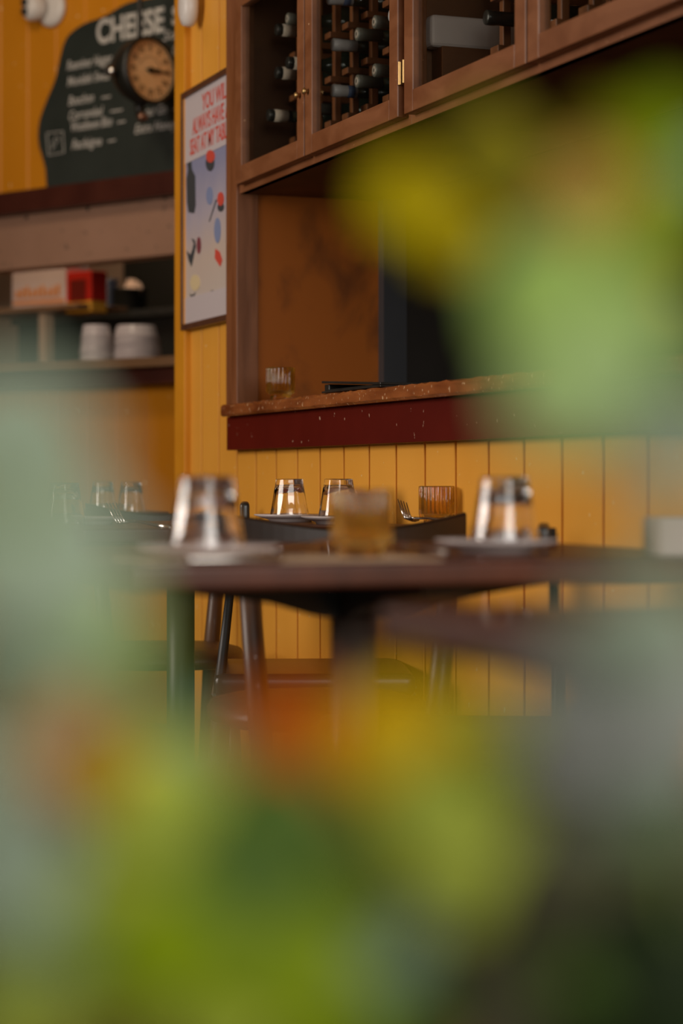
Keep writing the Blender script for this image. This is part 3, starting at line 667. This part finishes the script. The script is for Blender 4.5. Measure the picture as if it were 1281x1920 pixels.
PZ = ZTAB+.0076
plate(392, 2.25, .075, 'white plate under the big blurred glass at left'); glass(387, 2.25, PZ, 'large blurred upturned glass on the left plate of foreground table')
plate(932, 2.48, .072, 'white plate under the big blurred glass at right'); glass(946, 2.48, PZ, 'large blurred upturned glass on the right plate of foreground table')
plate(545, 4.36, .075, 'left white plate on the far table by the wall'); glass(543, 4.36, PZ, 'upturned glass sharp in focus, left one on the far table')
plate(632, 4.12, .07, 'white plate on the far table behind amber candle'); glass(635, 4.16, PZ, 'upturned glass half hidden behind the big amber candle holder')
glass(121, 4.05, ZTAB, 'upturned glass nearest the left edge, seen through pale leaves')
plate(182, 4.1, .05, 'small plate on the far table beside the leftmost glass')
glass(191, 5.95, ZTAB, 'left of two small upturned glasses on the farthest table')
glass(245, 5.85, ZTAB, 'right of two small upturned glasses on the farthest table')
p = onz(678, 2.3, ZTAB)
dup(v0, p, 0, 'big blurred amber candle holder in the middle of foreground table')
p = onz(819, 3.93, ZTAB)
dup(v0, p, .1, 'small sharp amber candle holder on far table against wall')
# cutlery
def fork(loc, rz, tilt, label, roll=0):
    t = thing('fork', label, 'fork', loc, rz); t.rotation_euler = (roll, tilt, rz)
    bm = bmesh.new(); tube(bm, [(-.10, 0, 0), (-.06, 0, .001), (0, 0, .004), (.045, 0, .002)], [.004, .0036, .0022, .0026], 8)
    put(bm, 'handle', M_silver, t, True)
    bm = bmesh.new(); prism(bm, [(.043, 0), (.055, -.003), (.064, -.003), (.064, -.0008), (.055, -.0008), (.043, .002)], -.010, .010)
    for k in range(4):
        y = -.0085+k*.00567; tube(bm, [(.062, y, -.002), (.078, y*1.1, .013), (.096, y*1.2, .032)], [.0019, .0017, .001], 8)
    put(bm, 'tines', M_silver, t, True); return t
p = onz(800, 4.0, ZTAB)
fork(onz(806, 3.84, ZTAB+.012), -TH+PI-.95, -.04, 'silver fork with raised tines left of small amber candle holder', .3)
fork(onz(262, 3.84, ZTAB+.006), -TH+PI-.9, -.05, 'silver fork at the front edge of far table, lit tines up', 0)
def knife(loc, rz, tilt, label):
    t = thing('knife', label, 'knife', loc, rz); t.rotation_euler = (0, tilt, rz)
    put(box(bmesh.new(), -.10, 0, -.005, .005, -.0025, .0025, bev=.002), 'handle', M_silver, t, True)
    put(prism(bmesh.new(), [(0, -.0008), (.10, -.0005), (.10, .0005), (0, .0008)], -.007, .006), 'blade', M_silver, t); return t
np_ = put(box(bmesh.new(), -.16, .15, -.085, .075, 0, .0012), 'paper_mat', M_napkin); np_.location = (.745, 2.135, ZTAB+.0003)
tag(np_, 'brown paper mat under the left setting of foreground table', 'paper mat')
knife(onz(352, 2.13, ZTAB+.0045), PI-.0, 0, 'silver knife lying at the left corner of the foreground table')
knife(onz(577, 2.45, ZTAB+.010), -TH+1.15, -.06, 'blurred knife lying between left plate and big amber candle')
knife(onz(765, 2.45, ZTAB+.010), -TH+PI-1.15, -.06, 'blurred knife lying between big amber candle and right plate')
gb = put(box(bmesh.new(), 0, .14, -.04, .04, 0, .041, bev=.003), 'menu_box', M_grey); q = onz(1221, 2.42, ZTAB); gb.location = (q.x, q.y, ZTAB); gb.rotation_euler = (0, 0, -.25)
tag(gb, 'low mauve grey box on foreground table at the right edge', 'box')

# ============================================================ chairs
def chair_wood(label, loc, rz, wr_=.19, inw=.05, group='wooden dining chairs'):
    t = thing('dining_chair', label, 'chair', loc, rz, group)
    # curved crest rail, dipping in the middle; chair faces +y
    bm = bmesh.new(); n = 24; rr = []
    for i in range(n+1):
        u = -1+2*i/n; x = u*wr_; y = -.20-.045*(1-u*u); zt = .779-.026*(1-abs(u)**1.6); zb_ = zt-.085+.012*abs(u); th = .011
        rr.append([bm.verts.new(v) for v in ((x, y-th, zb_), (x, y-th, zt-.004), (x, y-th+.005, zt), (x, y+th-.005, zt), (x, y+th, zt-.004), (x, y+th, zb_))])
    for A, Bq in zip(rr, rr[1:]):
        for k in range(6): bm.faces.new((A[k], A[(k+1) % 6], Bq[(k+1) % 6], Bq[k]))
    bm.faces.new(rr[0]); bm.faces.new(rr[-1][::-1]); put(bm, 'backrest', M_dkchair, t)
    for s in (-1, 1):
        put(tube(bmesh.new(), [(s*(wr_-.025), -.212, .72), (s*(wr_-.025-inw*.45), -.205, .46), (s*(wr_-.025-inw), -.23, 0)], [.015, .019, .013], 14), 'back_post', M_chair, t, True)
        put(tube(bmesh.new(), [(s*.14, .15, .43), (s*.165, .18, 0)], [.018, .012], 14), 'leg', M_chair, t, True)
    b = bmesh.new(); n = 40; A = []; P = []
    for i in range(n):
        a = 2*PI*i/n; c_, s_ = math.cos(a), math.sin(a); P.append((.185*abs(c_)**.7*(1 if c_ > 0 else -1), .19*abs(s_)**.7*(1 if s_ > 0 else -1)))
    rings = [[b.verts.new((x*k, y*k, z)) for x, y in P] for k, z in ((.9, .425), (.99, .43), (1, .445), (.96, .458), (.8, .466), (.4, .468))]
    for A_, B_ in zip(rings, rings[1:]):
        for i in range(n): b.faces.new((A_[i], A_[(i+1) % n], B_[(i+1) % n], B_[i]))
    b.faces.new(rings[0]); b.faces.new(rings[-1][::-1]); put(b, 'seat', M_seat, t, True)
    return t
def chair_vinyl(label, loc, rz, top=.79, yb_=-.155):
    t = thing('upholstered_chair', label, 'chair', loc, rz, 'black upholstered chairs')
    put(box(bmesh.new(), -.18, .18, -.185, .185, .435, .478, bev=.018, seg=4), 'seat', M_vinyl, t, True)
    pp = [(.182*math.copysign(min(1, abs(math.cos(a))*1.25), math.cos(a)), .187*math.copysign(min(1, abs(math.sin(a))*1.25), math.sin(a)), .436) for a in [2*PI*i/48 for i in range(49)]]
    put(tube(bmesh.new(), pp, .0025, 6), 'piping', M_pipe, t, True)
    put(box(bmesh.new(), -.15, .15, yb_-.009, yb_+.009, .70, top, bev=.008, seg=4), 'backrest', M_vinyl, t, True)
    for s in (-1, 1):
        put(tube(bmesh.new(), [(s*.135, yb_-.012, .76), (s*.15, -.175, .45), (s*.165, -.20, 0)], [.006, .010, .009], 12), 'back_post', M_iron, t, True)
        put(tube(bmesh.new(), [(s*.15, .15, .44), (s*.165, .17, 0)], [.011, .009], 12), 'leg', M_iron, t, True)
    return t
pa = onz(684, 3.42, 0)
chair_wood('wooden chair with dipping dark backrest in front of far table', (pa.x-.0, pa.y+.21, 0), -.12, .195)
pb = onz(303, 4.72, 0)
chair_wood('wooden chair behind the far table, backrest below the small glasses', (pb.x, pb.y-.0, 0), PI-.25, .17)
pc = onz(585, 4.07, 0)
chair_vinyl('black cushioned chair under the far table, turned sideways to the wall', (pc.x, pc.y, 0), -PI/2-TH+.045, .79, -.128)
pe = onz(1020, 3.05, 0)
chair_vinyl('black chair whose back end shows right of the big right glass', (pe.x-.155*math.cos(-TH-.095), pe.y-.155*math.sin(-TH-.095), 0), PI/2-TH-.095, .768)

# ============================================================ foreground plants
pln = thing('planter_box', 'long grey planter box below the foreground leaves', 'planter', (.24, .58, 0), -TH)
b = bmesh.new(); box(b, -.35, .35, -.16, .16, 0, .42, bev=.006); put(b, 'planter_body', M_terra, pln)
put(B(-.335, .335, -.145, .145, .42, .43), 'soil', M_soil, pln)
ZS = 1.22
def disc_leaf(px, py, Z, rpx, col, parent, base, kind='leaf'):
    Z *= ZS; c = at(px, py, Z); r = rpx*Z/FP; L = parent.location
    nrm = (-ray(px, py)).normalized()+Vector((random.uniform(-.35, .35), random.uniform(-.2, .2), random.uniform(-.1, .5))); nrm.normalize()
    q = nrm.to_track_quat('Z', 'Y').to_matrix()
    bm = bmesh.new(); n = 36; rings = []
    petals = kind == 'flower'
    for j, f in enumerate((.0, .3, .6, .85, 1.0)):
        if j == 0: rings.append([bm.verts.new(c-L)]); continue
        ring = []
        for i in range(n):
            a = 2*PI*i/n; w_ = 1+.05*math.sin(5*a+1)+.03*math.sin(9*a) if not petals else .86+.14*abs(math.cos(2.5*a))
            zz = -.18*r*f*f+.05*r*f*math.sin(7*a) if not petals else .35*r*f*f*(.6+.4*math.cos(5*a))
            ring.append(bm.verts.new(c-L+q @ Vector((r*f*w_*math.cos(a), r*f*w_*math.sin(a), zz))))
        rings.append(ring)
    for i in range(n): bm.faces.new((rings[0][0], rings[1][i], rings[1][(i+1) % n]))
    for A, Bq in zip(rings[1:], rings[2:]):
        for i in range(n): bm.faces.new((A[i], Bq[i], Bq[(i+1) % n], A[(i+1) % n]))
    lf = put(bm, kind, LM[col], parent, True)
    e = base-L; s0_ = c-L-nrm*.002; mid = (s0_+e)/2-nrm*.012+Vector((0, 0, -.006))
    put(tube(bmesh.new(), [s0_, s0_*.7+mid*.3+Vector((0,0,.0)), mid, e], .0009, 6), 'leaf_stalk' if not petals else 'flower_stalk', M_stem, lf, True)
def plant(label, root, stem, leaves):
    t = thing('flowering_plant' if any(l[5:] for l in leaves) else 'leafy_plant', label, 'plant', (root[0], root[1], .42))
    L = t.location; nodes = [Vector(root)] + [at(s[0], s[1], s[2]*ZS) for s in stem]
    nodes[0].z = .425
    put(tube(bmesh.new(), [p-L for p in nodes], .0022, 8), 'stem', M_stem, t, True)
    for lf in leaves:
        c = at(lf[0], lf[1], lf[2]*ZS); bn = min(nodes[1:], key=lambda p: (p-c).length+(.05 if p.z > c.z+.01 else 0))
        disc_leaf(*lf[:5], t, bn, 'flower' if len(lf) > 5 else 'leaf')
    return t
def soil_at(px, Z):
    p = at(px, HY, Z*ZS); return (p.x, p.y, .425)
plant('tall leafy plant at right, yellow-green leaves against the dark recess', soil_at(1500, .52),
      [(1500, 1700, .52), (1480, 1200, .50), (1400, 850, .48), (1250, 620, .47), (1120, 440, .47), (1000, 330, .48)],
      [(765, 370, .47, 75, 'yellow'), (850, 440, .50, 75, 'yellow'), (930, 290, .46, 90, 'olive'), (1010, 350, .5, 60, 'olive'), (1110, 350, .42, 75, 'tan'), (1060, 420, .44, 60, 'tan'),
       (1235, 260, .47, 95, 'vivid'), (1240, 400, .47, 95, 'vivid'), (1325, 310, .40, 50, 'bluegreen'), (1130, 230, .5, 50, 'olive'), (1255, 560, .47, 40, 'yellow'),
       (1060, 560, .40, 150, 'green'), (1150, 560, .42, 120, 'green'), (1035, 700, .40, 95, 'green'), (1050, 740, .38, 105, 'pale'), (1130, 680, .40, 110, 'pale'),
       (1250, 660, .42, 90, 'deep'), (1190, 800, .40, 70, 'greygreen'), (1280, 840, .38, 95, 'palegrey'), (1170, 950, .40, 34, 'pale'), (1260, 990, .38, 34, 'palegrey'), (1180, 430, .42, 60, 'light')])
plant('grey-green leafy plant filling the lower right corner', soil_at(1250, .46),
      [(1290, 1900, .46), (1260, 1600, .45), (1240, 1300, .42)],
      [(1240, 1180, .36, 110, 'palegrey'), (1130, 1190, .38, 80, 'palegrey'), (1110, 1330, .38, 140, 'grey'), (1250, 1300, .38, 160, 'grey'), (1060, 1430, .40, 115, 'grey'),
       (1200, 1450, .40, 140, 'greygreen'), (1080, 1590, .50, 150, 'dark'), (1250, 1620, .50, 150, 'dark'), (930, 1740, .50, 140, 'dark'), (1090, 1780, .50, 140, 'dark'),
       (1250, 1790, .46, 140, 'darker'), (1000, 1880, .48, 140, 'dark'), (1200, 1900, .46, 150, 'darker'), (1270, 1880, .38, 150, 'darker'), (830, 1830, .5, 110, 'dark'), (1080, 1850, .42, 55, 'mid')])
plant('pale grey-green leafy plant blurring the left edge', soil_at(-60, .40),
      [(-60, 1750, .40), (-30, 1400, .38), (10, 1100, .36), (30, 850, .36)],
      [(30, 830, .36, 150, 'palegrey'), (95, 860, .38, 95, 'palegrey'), (60, 1020, .36, 180, 'palegrey'), (150, 1140, .38, 130, 'pale'), (60, 1240, .38, 155, 'palegrey'),
       (-30, 1430, .38, 120, 'palegrey'), (0, 1600, .38, 140, 'palegrey'), (80, 1720, .40, 120, 'pale'), (60, 1870, .40, 130, 'light'), (220, 1270, .42, 85, 'deep'), (255, 1180, .44, 60, 'olive'), (280, 1330, .44, 70, 'mid')])
plant('low leafy plant with orange and yellow flowers along the bottom', soil_at(480, .44),
      [(480, 1900, .44), (450, 1700, .43), (560, 1560, .43), (250, 1560, .43), (760, 1620, .43)],
      [(150, 1405, .34, 85, 'orange', 1), (110, 1430, .35, 70, 'orange', 1), (210, 1460, .44, 80, 'amber', 1), (110, 1500, .44, 60, 'amber', 1), (540, 1385, .42, 115, 'redorange', 1), (590, 1330, .46, 60, 'redorange', 1), (760, 1330, .46, 75, 'amber', 1), (880, 1350, .46, 70, 'light', 1), (960, 1380, .44, 80, 'light'), (620, 1430, .44, 70, 'orange', 1), (730, 1395, .42, 105, 'amber', 1), (840, 1380, .44, 70, 'amber', 1), (670, 1450, .46, 80, 'amber', 1),
       (380, 1440, .42, 110, 'greygreen'), (310, 1500, .40, 115, 'light'), (500, 1560, .40, 135, 'mid'), (860, 1510, .40, 140, 'light'), (750, 1570, .42, 125, 'light'), (640, 1640, .42, 125, 'mid'),
       (430, 1620, .40, 150, 'mid'), (230, 1640, .40, 125, 'light'), (310, 1770, .38, 125, 'vivid'), (530, 1780, .40, 140, 'vivid'), (190, 1830, .4, 115, 'light'), (420, 1890, .40, 120, 'light'),
       (580, 1890, .42, 130, 'vivid'), (700, 1750, .42, 110, 'greygreen'), (720, 1890, .44, 110, 'mid'), (860, 1660, .44, 90, 'light'), (930, 1460, .42, 70, 'light'),
       (340, 1600, .55, 160, 'mid'), (600, 1700, .55, 170, 'mid'), (780, 1700, .55, 140, 'mid'), (200, 1700, .52, 150, 'mid'), (450, 1500, .55, 120, 'light'), (700, 1520, .55, 120, 'light'), (300, 1420, .5, 80, 'light')])

# lettering becomes plain mesh
bpy.context.view_layer.update()
dg = bpy.context.evaluated_depsgraph_get()
for o in [o for o in bpy.data.objects if o.type == 'FONT']:
    me = bpy.data.meshes.new_from_object(o.evaluated_get(dg)); nm = o.name; par = o.parent; ml = o.matrix_local.copy()
    n = bpy.data.objects.new(nm + '_', me); C.objects.link(n); n.parent = par; n.matrix_local = ml
    bpy.data.objects.remove(o); n.name = nm
